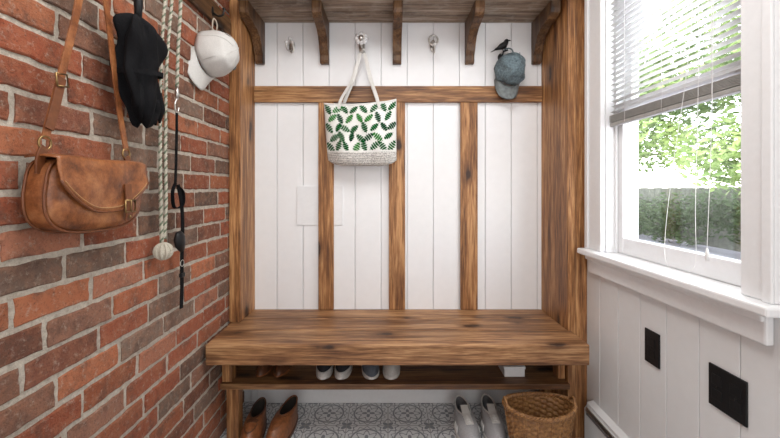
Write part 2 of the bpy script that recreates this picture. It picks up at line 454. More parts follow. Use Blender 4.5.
# ------------------------------------------------------------ woodwork
box('wooden_post',-.770,-.714,1.80,1.999,.5,CZ-.001,WZ,bev=.004)
pr=empty('wooden_post')
box('inner_board',.823,.860,1.703,1.999,0,CZ-.001,WZ,pr,.004)
box('outer_board',.8605,XR-.001,1.708,1.999,0,CZ-.001,WZ,pr,.004)
box('trim_1',-.713,.822,1.978,1.9995,1.607,1.693,WX,bev=.003)
for i,(a,c) in enumerate([(-.371,-.290),(.005,.091),(.387,.478)]):
    box('trim_%d'%(i+2),a,c,1.980,1.9995,.501,1.6065,WZ,bev=.003)
bh=empty('entryway_bench')
box('seat_plank_1',-.758,.837,1.541,1.7015,.413,.5,WBENCH,bh,.006)
box('seat_plank_2',-.758,.822,1.7025,1.850,.413,.4995,WBENCH,bh,.004)
box('seat_plank_3',-.758,.822,1.851,1.998,.413,.4995,WBENCH,bh,.004)
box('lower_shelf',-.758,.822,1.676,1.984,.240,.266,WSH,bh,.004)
box('leg_left',-.735,-.680,1.69,1.745,0,.2395,WZ,bh,.004)
box('leg_left_upper',-.755,-.710,1.69,1.745,.2665,.4125,WZ,bh,.004)
box('leg_right',.775,.820,1.86,1.915,0,.2395,WZ,bh,.004)
box('leg_right_upper',.785,.820,1.72,1.775,.2665,.4125,WZ,bh,.004)
sh=empty('overhead_shelf')
ys=[1.62,1.745,1.872,1.999]
for i in range(3):
    box('plank_%d'%i,-.7125,.8215,ys[i]+.001,ys[i+1]-.001,2.037,2.062,WUNDER,sh,.003)
prof=[(0,0),(0,-.225),(-.022,-.225),(-.030,-.21),(-.030,-.185),(-.045,-.165),(-.060,-.135),(-.085,-.105),(-.125,-.085),(-.175,-.075),(-.215,-.07),(-.240,-.055),(-.245,-.035),(-.245,0)]
for i,xc_ in enumerate([-.683,-.338,.048,.435,.792]):
    rings=[[(xx,1.9985+a,2.0365+c) for a,c in prof] for xx in (xc_-.023,xc_+.023)]
    bevel(loft('corbel_%d'%i,rings,WDARK,sh,smooth=False),.003)
box('access_panel',(297-VX)/186,(343-VX)/186,1.994,1.9995,H-(225-VY)/186,H-(186-VY)/186,WHITE2,bev=.001)

# ------------------------------------------------------------ hooks on back wall
def pxb(px,py,Y=2.0): return Vector(((px-VX)/F*Y,Y,H+(VY-py)/F*Y))
def coathook(px,py,kind):
    e=empty('coat_hook'); c=pxb(px,py,1.995)
    ellipsoid('backplate',(c.x,1.996,c.z),(.016,.004,.034),METAL,e)
    if kind==1:
        for s in (-1,1):
            tube('prong',[(c.x,1.992,c.z-.012),(c.x+s*.012,1.965,c.z-.03),(c.x+s*.018,1.945,c.z-.018),(c.x+s*.018,1.94,c.z)],.004,METAL,e)
            ellipsoid('knob',(c.x+s*.018,1.94,c.z+.004),(.008,.008,.008),PORC,e)
        ellipsoid('top_knob',(c.x,1.955,c.z+.030),(.011,.011,.011),PORC,e)
        tube('arm',[(c.x,1.993,c.z+.01),(c.x,1.955,c.z+.022)],.004,METAL,e)
    elif kind==2:
        tube('arm',[(c.x,1.995,c.z),(c.x,1.955,c.z-.01),(c.x,1.93,c.z+.012)],.006,METAL,e)
        for k in range(8):
            a=2*pi*k/8
            ellipsoid('petal_%d'%k,(c.x+.022*math.cos(a),1.925,c.z+.018+.022*math.sin(a)),(.013,.010,.013),PORC,e,seg=12,rg=8)
        ellipsoid('centre',(c.x,1.918,c.z+.018),(.015,.012,.015),METAL,e,seg=12,rg=8)
    else:
        torus('ring',(c.x,1.975,c.z+.022),.024,.005,(0,1,0),METAL,e,1,1.1)
        tube('prong',[(c.x,1.985,c.z-.005),(c.x,1.965,c.z-.045),(c.x,1.935,c.z-.052),(c.x,1.92,c.z-.025)],.005,METAL,e)
        ellipsoid('knob',(c.x,1.918,c.z-.02),(.009,.009,.009),PORC,e)
coathook(292,47,1); coathook(362,47,2); coathook(433,46,3)
bhk=empty('bird_hook'); c=pxb(503,46,1.95)
limb('body',[(c.x-.045,1.945,c.z-.022),(c.x-.028,1.945,c.z-.014),(c.x-.012,1.945,c.z-.006),(c.x+.004,1.945,c.z+.002),(c.x+.014,1.945,c.z+.016),(c.x+.018,1.945,c.z+.028),(c.x+.019,1.945,c.z+.034)],[.004,.008,.016,.018,.013,.011,.004],BLACKP,bhk)
limb('tail',[(c.x-.030,1.945,c.z-.014),(c.x-.048,1.945,c.z-.026),(c.x-.066,1.945,c.z-.034)],[.007,.006,.003],BLACKP,bhk,squash=.4)
limb('beak',[(c.x+.024,1.945,c.z+.026),(c.x+.034,1.945,c.z+.027),(c.x+.042,1.945,c.z+.025)],[.005,.003,.0006],BLACKP,bhk)
for s in (-.004,.010):
    tube('foot',[(c.x+s,1.945,c.z-.010),(c.x+s+.002,1.945,c.z-.030)],.0018,BLACKP,bhk)
tube('perch',[(c.x,1.997,c.z-.045),(c.x,1.965,c.z-.050),(c.x,1.940,c.z-.034),(c.x+.02,1.93,c.z-.028)],.0045,BLACKP,bhk)
ellipsoid('plate',(c.x,1.996,c.z-.045),(.014,.0035,.022),BLACKP,bhk)

# ------------------------------------------------------------ baseball caps
def cap(name,base,zdir,ydir,mat,under,s=1.0,crumple=0):
    z=Vector(zdir).normalized(); y=Vector(ydir); y=(y-z*y.dot(z)).normalized(); x=y.cross(z)
    M=Matrix.Translation(base)@Matrix((x,y,z)).transposed().to_4x4()@Matrix.Scale(s,4)
    e=empty(name); rings=[];N=48
    def disp(p):
        if not crumple: return p
        n=mnoise.noise_vector(Vector(p)*22)*crumple
        return (p[0]+n.x,p[1]+n.y,p[2]+n.z)
    for i in range(13):
        a=(pi/2)*i/12; a=min(a,pi/2-.03)
        hh=.112*math.sin(a)**.9 if a>0 else 0; rr=math.cos(a)**.72
        ring=[]
        for k in range(N):
            t=2*pi*k/N
            wob=1+.012*math.sin(3*t+i*.6)
            ring.append(disp((.078*rr*math.cos(t)*wob,.092*rr*math.sin(t)*wob,hh+(.006*math.sin(t) if i<8 else 0))))
        rings.append(ring)
    ob=loft('crown',rings,mat,e,capA=False,M=M); solid(ob,.002,-1)
    ellipsoid('button',(0,0,.112),(.007,.007,.004),mat,e,M=M,seg=12,rg=8)
    V=[];Fc=[];A=20;B=8
    for i in range(A+1):
        t=math.radians(28+124*i/A); u=(i/A-.5)*2
        for j in range(B+1):
            q=j/B; ext=.072*(1-u**4)*q
            px_=.078*math.cos(t)*(1+.10*q*(1-abs(u)**3)); py_=.092*math.sin(t)*1.0+ext
            V.append(M@Vector((px_,py_,.004-.028*(abs(u)**2)*q-.010*q)))
    for i in range(A):
        for j in range(B):
            o=i*(B+1)+j; Fc.append((o,o+1,o+B+2,o+B+1))
    ob=meshobj('brim',V,Fc,under,e,True); solid(ob,.003)
    for k in range(6):
        t=k*pi/3
        pts=[]
        for i in range(12):
            a=(pi/2)*i/12; rr=math.cos(a)**.72; hh=.112*math.sin(a)**.9 if a>0 else 0
            pts.append(M@Vector(disp((.0793*rr*math.cos(t),.0933*rr*math.sin(t),hh+.0008))))
        limb('seam_%d'%k,pts,.0010*s,mat,e,seg=6)
    return e,M
e,M=cap('baseball_cap',(-.752,1.560,1.710),(1,-.16,.10),(0.02,-.55,-.85),CAPW,CAPW,1.10,.006)
ellipsoid('stitched_patch',(-.050,.030,.080),(.012,.014,.012),plain('patch_thread',(.12,.11,.10),.8),e,M=M,seg=12,rg=8)
tube('adjuster_strap',[(-.749,1.605,1.785),(-.735,1.60,1.85),(-.745,1.585,1.87),(-.752,1.59,1.80)],.003,CAPUN,e)
e,M=cap('denim_baseball_cap',(.638,1.965,1.765),(.06,-1,.22),(-.10,-.25,-1),DENIM,plain('denim_brim',(.17,.19,.19),.9,bump=.3,var=.3),.95,.018)
tube('adjuster_strap',[(.60,1.960,1.82),(.61,1.950,1.875),(.65,1.950,1.875),(.665,1.960,1.82)],.0035,DENIM,e)

# ------------------------------------------------------------ tote bag
tb=empty('tote_bag')
cx=(360-VX)/F*1.9; W=.372; 
ztop=H+(VY-103)/F*1.9; zbot=ztop-.318
def tfront(u,v):
    wdt=W/2*(.95+.05*v); x=cx+u*wdt+.010*(1-v)
    bulge=.050*max(0,(1-abs(u)**2.6))**.8*(1-(2*v-1)**4*.55) if abs(u)<1 else 0
    bulge=max(bulge,0)
    y=1.935-.020-bulge+.006*math.sin(u*5+v*4)+.003*math.sin(u*11-v*7)
    z=zbot+(ztop-zbot)*v+.010*u*u*v
    z+= -.010*v*math.cos(u*pi/2)+.012*(u)*.9*v
    if v<.14: z+= .028*(abs(u)**6)*(1-v/.14)
    return Vector((x,y,z))
V=[];Fc=[];fm=[];NU=32;NV=24
for j in range(NV+1):
    for i in range(NU+1): V.append(tfront(-1+2*i/NU,j/NV))
nb=len(V)
for j in range(NV+1):
    for i in range(NU+1):
        p=tfront(-1+2*i/NU,j/NV); V.append(Vector((p.x,1.955,p.z)))
band=5
for j in range(NV):
    for i in range(NU):
        o=j*(NU+1)+i; Fc.append((o,o+1,o+NU+2,o+NU+1)); fm.append(1 if j<band else 0)
        o+=nb; Fc.append((o,o+1,o+NU+2,o+NU+1)); fm.append(1 if j<band else 0)
    for i in (0,NU):
        o=j*(NU+1)+i; Fc.append((o,o+NU+1,nb+o+NU+1,nb+o)); fm.append(1 if j<band else 0)
for i in range(NU):
    Fc.append((i,i+1,nb+i+1,nb+i)); fm.append(1)
def weave():
    t=NT('woven_rope_base'); v=t.coord(); w_=t.add('ShaderNodeTexWave',bands_direction='Z'); w_.inputs['Scale'].default_value=38
    w_.inputs['Distortion'].default_value=1.5; t.l.new(v,w_.inputs[0]); n=t.noise(v,170,3)
    c=t.ramp(t.math('ADD',t.math('MULTIPLY',w_.outputs['Fac'],.15),t.math('MULTIPLY',n,.85)),[(.38,(.34,.33,.31)),(.6,(.74,.72,.68))])
    t.set(t.b.inputs['Base Color'],c); t.b.inputs['Roughness'].default_value=.9; t.bump(w_.outputs['Fac'],.5,.003); return t.m
WEAVE=weave()
meshobj('body',V,Fc,None,tb,True,mats=[CANVAS,WEAVE],fm=fm)
tube('rim',[tfront(-1+2*i/14,1.0)+Vector((0,-.001,0)) for i in range(15)],.004,CANVAS,tb,8,3)
V=[];Fc=[];fm=[]
def project(poly,u,v,ang,gm):
    ca_,sa=math.cos(ang),math.sin(ang); o=len(V)
    for a,b_ in poly:
        du=(a*ca_-b_*sa)/(W/2); dv=(a*sa+b_*ca_)/.318
        p=tfront(max(-.985,min(.985,u+du)),max(.235,min(.975,v+dv))); p.y-=.0022; V.append(p)
    Fc.append(tuple(range(o,o+len(poly)))); fm.append(gm)
for r_ in range(5):
    for q_ in range(8):
        u=-.90+q_*.255+(.1275 if r_%2 else 0)+random.uniform(-.03,.03); v=.295+r_*.152+random.uniform(-.012,.012)
        if u>.93: continue
        ang=(pi/3.4 if (q_+r_)%2 else pi-pi/3.4)+random.uniform(-.4,.4)
        if random.random()<.3: ang+=pi
        L=.0235*random.uniform(.95,1.2); gm=random.choice([0,0,1,2])
        K=5
        for k in range(K):
            t=-.9+k*.42; hw=.0165*(1-.60*abs(t+.1)**1.8)*L/.0235
            for s in (-1,1):
                b0=t*L; wd=.0086
                project([(b0,0),(b0+wd*.15,s*hw*.6),(b0+.006,s*hw),(b0+wd*1.10,s*hw*.65),(b0+wd,0)],u,v,ang,gm)
        project([(L*.9,-.004),(L*1.4,0),(L*.9,.004)],u,v,ang,gm)
        project([(-L*1.2,-.0012),(L*1.05,-.0012),(L*1.05,.0012),(-L*1.2,.0012)],u,v,ang,gm)
meshobj('leaf_print',V,Fc,None,tb,mats=GLEAF,fm=fm)
hx=(362-VX)/F*1.93; hz=H+(VY-52)/F*1.93
for k,(yo,dx) in enumerate([(1.905,0),(1.945,.012)]):
    y2=1.94
    ribbon('handle_%d'%k,[(cx-.105+dx,yo-.03*(1-k),ztop-.035),(cx-.095+dx,yo-.01*(1-k),ztop+.02),(cx-.045+dx*.6,y2,ztop+.13),(hx-.012,y2,hz-.01),(hx+.001,y2,hz+.003),(hx+.014,y2,hz-.01),(cx+.055-dx*.3,y2,ztop+.13),(cx+.088,yo-.01*(1-k),ztop+.02),(cx+.098,yo-.03*(1-k),ztop-.035)],.017,.003,(1,0,.6),RUB,tb,n=6)

# ------------------------------------------------------------ peg rail on brick wall
rl=empty('wooden_peg_rail')
box('rail',XB+.003,XB+.022,.72,1.775,1.868,1.955,WRAIL,rl,.004)
def peg(y):
    tube('hook',[(XB+.022,y,1.90),(XB+.045,y,1.885),(XB+.065,y,1.890),(XB+.070,y,1.91)],.0045,IRON,rl)
    ellipsoid('hook_tip',(XB+.070,y,1.914),(.007,.007,.007),IRON,rl,seg=12,rg=8)
    ellipsoid('hook_plate',(XB+.0225,y,1.905),(.003,.012,.022),IRON,rl,seg=12,rg=8)
for y in (.925,1.06,1.235,1.42,1.59): peg(y)

# ------------------------------------------------------------ leather satchel
st=empty('leather_satchel')
BX0,BX1=XB+.006,XB+.083
YC=.912; HW=.148; ZT=1.222; ZB=1.050
def sring(inset,x,n=40,grow=0):
    r=[]
    for k in range(n):
        t=2*pi*k/n; c_,s_=math.cos(t),math.sin(t)
        ex=.62 if s_<0 else .42
        yy=math.copysign(abs(c_)**ex,c_)*(HW-inset); z_=math.copysign(abs(s_)**ex,s_)*((ZT-ZB)/2-inset)
        taper=1.0-.10*max(0,z_/.1)
        sag=-.010*math.cos(yy/HW*pi/2)*(1 if z_>0 else .3)
        r.append((x,YC+yy*taper,(ZT+ZB)/2+z_+sag))
    return r
rings=[sring(.03,BX0),sring(.006,BX0+.008),sring(0,BX0+.02),sring(0,BX1-.03),sring(.006,BX1-.012),sring(.02,BX1-.003),sring(.05,BX1)]
loft('body',rings,LEATHER,st)
for xx in (BX0+.016,BX1-.018):
    pts=[Vector(p) for p in sring(-.001,xx)]; pts.append(pts[0]); limb('piping',pts,.0032,LEATHD,st,seg=6)
V=[];Fc=[];NI=28;NJ=16
for i in range(NI+1):
    u=-1+2*i/NI
    yy=YC+u*(HW-.008)
    dep=.122*(1-abs(u)**2.6*.62)
    for j in range(NJ+1):
        q=j/NJ
        if q<.25:
            a=q/.25; x_=BX0+.01+(BX1-BX0-.012)*a; z_=ZT-.010*math.cos(u*pi/2)+.004+.004*math.sin(a*pi)-.012*abs(u)**5
        else:
            a=(q-.25)/.75; x_=BX1+.004*math.sin(min(1,a*4)*pi/2)+.002+.003*math.sin(a*5+u*3)+.0015*math.sin(u*9); z_=ZT-.010*math.cos(u*pi/2)+.004-.012*abs(u)**5-dep*a-.002*(1-math.cos(min(a*3,1)*pi/2))
        V.append((x_,yy,z_))
for i in range(NI):
    for j in range(NJ):
        o=i*(NJ+1)+j; Fc.append((o,o+1,o+NJ+2,o+NJ+1))
ob=meshobj('flap',V,Fc,LEATHER,st,True); solid(ob,.0035,0)
edge=[Vector(V[i*(NJ+1)+NJ])+Vector((.001,0,0)) for i in range(NI+1)]
limb('flap_edge',edge,.0028,LEATHD,st,seg=6)
st2=[Vector(V[i*(NJ+1)+NJ])+Vector((.003,0,.010)) for i in range(1,NI)]
limb('flap_stitching',st2,.0010,plain('pale_thread',(.42,.24,.11),.8),st,seg=5)
ribbon('closure_strap',[(BX1+.008,YC+.060,1.160),(BX1+.010,YC+.062,1.120),(BX1+.011,YC+.063,1.095),(BX1+.006,YC+.065,1.066)],.024,.004,(0,1,0),LEATHD,st)
bm_=[(BX1+.013,YC+.045,1.118),(BX1+.013,YC+.081,1.118),(BX1+.013,YC+.081,1.088),(BX1+.013,YC+.045,1.088),(BX1+.013,YC+.045,1.118)]
limb('buckle',[Vector(p) for p in bm_],.0026,BRASS,st,seg=6)
limb('buckle_pin',[(BX1+.015,YC+.063,1.118),(BX1+.015,YC+.063,1.088)],.0014,BRASS,st,seg=6)
ellipsoid('stud',(BX1+.013,YC+.063,1.075),(.002,.004,.004),BRASS,st,seg=12,rg=8)
hy=.925; xs=BX0+.040
ZR=1.245
for s,yy in ((-1,YC-.126),(1,YC+.118)):
    ribbon('ring_tab',[(xs,yy+s*.012,1.180),(xs,yy+s*.010,1.215),(xs,yy,ZR-.008)],.020,.005,(0,1,0),LEATHD,st)
    torus('strap_ring',(xs,yy,ZR),.014,.0026,(1,0,0),BRASS,st)
ribbon('shoulder_strap_a',[(xs,YC-.126,ZR+.008),(xs-.002,YC-.090,1.38),(xs-.003,YC-.045,1.55),(xs-.002,YC-.010,1.74),(XB+.060,hy-.004,1.890),(XB+.058,hy+.002,1.8935)],.018,.0038,(0,1,0),LEATHER,st)
ribbon('shoulder_strap_b',[(xs,YC+.118,ZR+.008),(xs,YC+.088,1.38),(xs-.001,YC+.060,1.55),(xs-.002,YC+.030,1.74),(XB+.062,hy+.008,1.888),(XB+.058,hy+.002,1.8935)],.018,.0038,(0,1,0),LEATHER,st)
ribbon('strap_lap',[(xs+.004,YC-.121,ZR+.03),(xs+.003,YC-.104,1.33),(xs+.002,YC-.087,1.395)],.021,.004,(0,1,0),LEATHD,st)
bz=1.385;by=YC-.089
limb('strap_buckle',[(xs+.006,by-.014,bz-.012),(xs+.006,by+.014,bz-.008),(xs+.006,by+.010,bz+.018),(xs+.006,by-.018,bz+.014),(xs+.006,by-.014,bz-.012)],.0024,BRASS,st,seg=6)

# ------------------------------------------------------------ folded umbrella
um=empty('folded_umbrella')
uy,ux=1.050,-.705
zt=1.635; zb=1.335
rings=[];N=64
prof=[(0,.012),(.03,.028),(.08,.052),(.14,.062),(.22,.068),(.32,.066),(.42,.060),(.52,.057),(.62,.060),(.72,.058),(.80,.052),(.88,.047),(.95,.040),(1.0,.018)]
for q,r in prof:
    ring=[]
    for k in range(N):
        t=2*pi*k/N
        nz=mnoise.noise(Vector((math.cos(t)*1.7,math.sin(t)*1.7,q*5)))
        rr=r*(1+.16*math.sin(6*t+4*q+.9*math.sin(6*q))+.50*nz)
        ring.append((ux+rr*.62*math.cos(t)+.004*math.sin(q*9),uy+rr*1.05*math.sin(t)+.008*math.sin(q*5)+.022*q-.004,zt-(zt-zb)*q-(.030*math.sin(t*2+1) if q>.80 else 0)*(q-.80)*4))
    rings.append(ring)
subs(loft('canopy',rings,BLACKF,um))
for i,(dy,l) in enumerate([(-.035,.05),(-.005,.035),(.03,.06),(.05,.04)]):
    limb('pleat_%d'%i,[(ux+.020,uy+dy+.015,zb+.10),(ux+.022,uy+dy+.018,zb+.05),(ux+.016,uy+dy+.022,zb+.03-l*.5)],[.010,.018,.004],BLACKF,um,seg=10,squash=.5)
ribbon('wrap_band',[(ux+.050*math.cos(a),uy+.008+.070*math.sin(a),1.475+.012*math.sin(a)) for a in [2*pi*k/14 for k in range(15)]],.014,.002,(0,0,1),BLACKF,um,n=3)
limb('handle',[(ux,uy,zt-.01),(ux,uy,zt+.03),(ux,uy,zt+.06),(ux,uy,zt+.075)],[.009,.011,.012,.006],BLACKP,um)
tube('wrist_cord',[(ux,uy,zt+.07),(ux-.004,uy-.010,1.78),(XB+.060,uy+.010,1.893),(ux-.004,uy+.026,1.78),(ux,uy,zt+.07)],.002,BLACKF,um)

# ------------------------------------------------------------ rope leash
rp=empty('rope_dog_leash')
def rope(name,pts,R=.0034,pitch=.026):
    P=smoothpath(pts,26)
    for s in range(3):
        L=0;out=[]
        for i,p in enumerate(P):
            t=(P[min(i+1,len(P)-1)]-P[max(i-1,0)]).normalized()
            a=t.cross(Vector((.3,1,.1))).normalized(); b_=t.cross(a)
            if i: L+=(p-P[i-1]).length
            th=2*pi*(L/pitch+s/3); out.append(p+(a*math.cos(th)+b_*math.sin(th))*R)
        limb(name+'_strand_%d'%s,out,R*.95,ROPEG if s==0 else ROPEW,rp,seg=7)
rx=-.735
rope('rope_long',[(XB+.056,1.232,1.893),(rx+.010,1.215,1.80),(rx,1.205,1.55),(rx,1.200,1.3),(rx,1.203,1.1),(rx+.002,1.205,.975)])
rope('rope_return',[(XB+.056,1.238,1.893),(rx+.010,1.250,1.80),(rx+.002,1.232,1.55),(rx+.004,1.222,1.3),(rx+.008,1.218,1.1),(rx+.006,1.212,.985)])
rope('rope_clip_end',[(XB+.060,1.240,1.889),(rx+.018,1.285,1.80),(rx+.008,1.290,1.65),(rx+.006,1.285,1.50)])
ellipsoid('ball_knot',(rx+.006,1.207,.945),(.024,.026,.024),ROPEW,rp)
for k in range(5):
    a=k*pi/5
    pts=[Vector((rx+.006+.025*math.cos(q)*math.cos(a),1.207+.027*math.cos(q)*math.sin(a),.945+.025*math.sin(q))) for q in [2*pi*i/24 for i in range(25)]]
    limb('knot_wrap_%d'%k,pts,.0045,ROPEW,rp,seg=6)
limb('swivel_clip',[(rx+.006,1.285,1.50),(rx+.006,1.285,1.475),(rx+.006,1.285,1.455)],[.005,.008,.004],METAL,rp)
tube('clip_hook',[(rx+.006,1.285,1.46),(rx+.006,1.272,1.435),(rx+.006,1.278,1.412),(rx+.006,1.290,1.415),(rx+.006,1.296,1.43)],.003,METAL,rp)
bs=rp
ribbon('strap_upper',[(rx+.006,1.284,1.412),(rx+.006,1.283,1.33),(rx+.008,1.275,1.22),(rx+.010,1.268,1.165)],.013,.003,(0,1,0),BLACKF,bs)
ribbon('strap_loop',[(rx+.010,1.268,1.165),(rx+.014,1.245,1.135),(rx+.014,1.255,1.085),(rx+.014,1.305,1.090),(rx+.012,1.312,1.135),(rx+.010,1.275,1.160)],.012,.003,(1,0,0),BLACKF,bs)
ribbon('strap_lower',[(rx+.010,1.285,1.160),(rx+.010,1.305,1.10),(rx+.010,1.313,1.02),(rx+.008,1.312,.90),(rx+.006,1.316,.80),(rx+.006,1.312,.725)],.020,.003,(0,1,0),BLACKF,bs)
limb('side_release_buckle',[(rx+.012,1.284,.998),(rx+.012,1.288,.978),(rx+.012,1.296,.955),(rx+.012,1.308,.930)],[.014,.028,.026,.012],BLACKP,bs,squash=.5)
torus('d_ring',(rx+.008,1.313,.885),.011,.002,(1,0,0),METAL,bs)
box('slider',rx+.002,rx+.013,1.304,1.326,.835,.850,BLACKP,bs,.002)

# ------------------------------------------------------------ shoes
def foot_outline(t,L,W):
    y=math.sin(t); x=math.cos(t)
    wy=.78+.22*min(1,max(0,(y+.6)/1.1))
    return Vector((x*W/2*wy*(1 if y<.5 else 1-.12*(y-.5)),y*L/2,0))
def shoe(name,loc,ang,L,W,Hh,upper,sole,accent,kind='sneaker',st=.022,toecap=None,capn=9,lining=None):
    e=empty(name)
    M=Matrix.Translation(loc)@Matrix.Rotation(ang,4,'Z')
    N=40
    out=[foot_outline(2*pi*k/N,L,W) for k in range(N)]
    rings=[]
    for z_,g in ((0,.97),(.003,1.0),(st*.6,1.015),(st,1.0)):
        rings.append([(p.x*g,p.y*g,z_+ (.010*max(0,p.y/(L/2)-.7)/.3 if z_<.004 else .004*max(0,p.y/(L/2)-.6))) for p in out])
    loft('sole',rings,sole,e,M=M)
    cyc=-L*.20; cl=L*.27; cw=W*.30
    def collar(k,g=1.0,dz=0):
        t=2*pi*k/N; y=cyc+math.sin(t)*cl*g; x=math.cos(t)*cw*g*(1 if math.sin(t)<.3 else 1-.25*(math.sin(t)-.3))
        f=(math.sin(t)+1)/2
        z_=Hh*(1.0-.10*math.sin(f*pi))
        z_-= (f**2)*Hh*.10
        return Vector((x,y,z_+dz))
    rings=[];J=12
    for j in range(J+1):
        a=(pi/2)*j/J; r=[]
        for k in range(N):
            f=out[k]*.97; c_=collar(k)
            fz=(f.y/(L/2)+1)/2
            ex=math.cos(a)**(.75 if f.y>0 else .9) if j<J else 0
            p=c_.lerp(f,ex); p.z=st*.8+(c_.z-st*.8)*(math.sin(a)**(1.0+.35*fz))
            r.append(p)
        rings.append(r)
    rings.append([collar(k,.93,.002) for k in range(N)])
    up=loft('upper',rings,upper,e,capA=False,capB=False,M=M)
    inn=[[collar(k,.93,.002) for k in range(N)],[collar(k,.90,-.02) for k in range(N)],[Vector((collar(k,.85).x,collar(k,.85).y,st+.012)) for k in range(N)]]
    loft('lining',inn,lining or DARKIN,e,capA=False,M=M)
    lip=[M@collar(k,.96,.002) for k in range(N)]; lip.append(lip[0]); limb('collar',lip,.0035,accent,e,seg=8)
    def vamp(y):
        yf=L/2*.97; yc=cyc+cl; q=(y-yc)/(yf-yc); q=max(0,min(1,q))
        a=math.acos(min(1,q**(1/.75))) if q>0 else pi/2
        return st*.8+(collar(N//4).z-st*.8)*(math.sin(a)**1.35)
    yc=cyc+cl
    if kind in('sneaker','canvas'):
        n=6
        for i in range(n):
            y=yc-.014+ i*(L*.20)/n+.004
            ww=.020-.001*i
            z_=vamp(y)+.004
            pts=[M@Vector((s*ww,y+abs(s)*.004*(1 if i%2 else -1),z_-.007*abs(s)**2)) for s in [-1,-.5,0,.5,1]]
            limb('lace_%d'%i,pts,.0030,LACE,e,seg=6,squash=.6)
        tg=[M@Vector((0,yc+d,vamp(yc+d)+o)) for d,o in ((-.055,.022),(-.035,.014),(-.01,.004),(.03,.001),(.05,.0))]
        ribbon('tongue',tg,.036,.004,M.to_3x3()@Vector((1,0,0)),accent,e,n=4)
        for s in (-1,1):
            pts=[M@Vector((s*(.019+.0),yc-.02+d,vamp(yc+d)+.0015-.006)) for d in (0,.02,.04,.055)]
            ribbon('eyestay_%d'%(s+1),pts,.008,.002,M.to_3x3()@Vector((1,0,-.4*s)),accent,e,n=3)
    if kind=='sneaker':
        for s in (-1,1):
            for d in (0,.018,.036):
                yy=.01+d
                pts=[M@Vector((s*(W/2*.965),yy,st+.006)),M@Vector((s*W/2*.90,yy-.008,st+.024)),M@Vector((s*W/2*.70,yy-.018,st+.040))]
                limb('side_stripe',pts,.0028,LACE,e,seg=6,squash=.5)
    if toecap:
        rings=[]
        for j in range(capn):
            a=(pi/2)*j/12; r=[]
            for k in range(N//4-8,N//4+9):
                f=out[k]*.985; c_=collar(k)
                ex=math.cos(a)**.75
                p=c_.lerp(f,ex); p.z=st*.8+.0015+(c_.z-st*.8)*(math.sin(a)**(1.35)); r.append(p)
            rings.append(r)
        ob=loft('toe_cap',rings,toecap,e,capA=False,capB=False,M=M,closed=False); solid(ob,.0015,1)
    if kind=='loafer':
        pts=[M@Vector((x_,yc+.012-.3*abs(x_)**1.2*.2,vamp(yc+.012)+.003-.012*(abs(x_)/.028)**2)) for x_ in (-.036,-.025,-.012,0,.012,.025,.036)]
        ribbon('strap',pts,.020,.003,M.to_3x3()@Vector((0,1,-.2)),accent,e,n=3)
        pts=[]
        for i in range(17):
            t=math.pi*i/16
            xx=.026*math.cos(t); yy=yc+.02+.055*math.sin(t)
            pts.append(M@Vector((xx,yy,vamp(yy)+.001-.010*abs(math.cos(t))**2)))
        limb('apron_seam',pts,.0022,accent,e,seg=6)
    return e
shoe('leather_loafer',(-.618,1.720,0),pi+.05,.285,.104,.105,BROWNL,BROWNL2,BROWNL2,'loafer')
shoe('leather_loafer',(-.492,1.735,0),pi-.20,.285,.108,.108,BROWNL,BROWNL2,BROWNL,'loafer')
shoe('running_shoe',(.365,1.745,0),pi+.06,.290,.112,.100,GREY,RUB,RUB,'sneaker',.026,lining=GREYD)
shoe('running_shoe',(.492,1.755,0),pi-.02,.290,.112,.100,GREY,RUB,RUB,'sneaker',.026,lining=GREYD)
zs=.2665
for xx,a in ((-.306,.06),(-.212,-.05)):
    shoe('canvas_sneaker',(xx,1.822,zs),pi+a,.265,.086,.080,NAVY,RUB,OFFW,'canvas',.020,OFFW,5)
for xx,a,mm in ((-.088,.12,SLATE),(.018,-.04,OFFW)):
    shoe('canvas_sneaker',(xx,1.822,zs),pi+a,.265,.090,.084,mm,RUB,SLATE,'canvas',.020)
for xx,a in ((-.60,.03),(-.51,-.03)):
    shoe('suede_shoe',(xx,1.845,zs),pi+a,.25,.082,.070,BROWNL2,BROWNL,BROWNL2,'loafer',.012)
bxp=empty('small_box')
box('carton',.545,.640,1.74,1.84,zs,zs+.036,WHITE2,bxp,.002)
box('lid',.542,.643,1.737,1.843,zs+.036,zs+.048,WHITE2,bxp,.002)

# ------------------------------------------------------------ wicker basket
bk=empty('wicker_basket')
bc=(.634,1.560); N=120; R_=22; Hb=.232; SY=.66
V=[];Fc=[]
def brad(q,t):
    return (.098+.046*q**.8+.004*math.sin(t*2+.4))
rings=[]
for j in range(R_*2+1):
    q=j/(R_*2); r=[]
    for k in range(N):
        t=2*pi*k/N
        row=(j//2)%2
        d=.0058*math.cos(t*16+pi*row)*(1 if j%2 else .35)
        rr=brad(q,t)+d
        r.append((bc[0]+rr*math.cos(t),bc[1]+rr*SY*math.sin(t),.002+Hb*q+.006*q*math.cos(2*t)))
    rings.append(r)
ob=loft('woven_side',rings,WICK,bk,capB=False)
solid(ob,.004,-1)
for i in range(16):
    t=2*pi*(i+.25)/16
    pts=[]
    for q in (0,.25,.5,.75,1.0):
        rr=brad(q,t)+.001; pts.append((bc[0]+rr*math.cos(t),bc[1]+rr*SY*math.sin(t),.004+Hb*q))
    limb('stake_%d'%i,pts,.0034,WICK,bk,seg=6)
for s in range(3):
    pts=[]
    for k in range(181):
        t=2*pi*k/180; rr=brad(1,t)+.006*math.cos(22*t+s*2*pi/3); z_=Hb+.008+.006*math.cos(2*t)+.006*math.sin(22*t+s*2*pi/3)
        pts.append(Vector((bc[0]+rr*math.cos(t),bc[1]+rr*SY*math.sin(t),z_)))
    limb('rim_braid_%d'%s,pts,.0048,WICK,bk,seg=6)
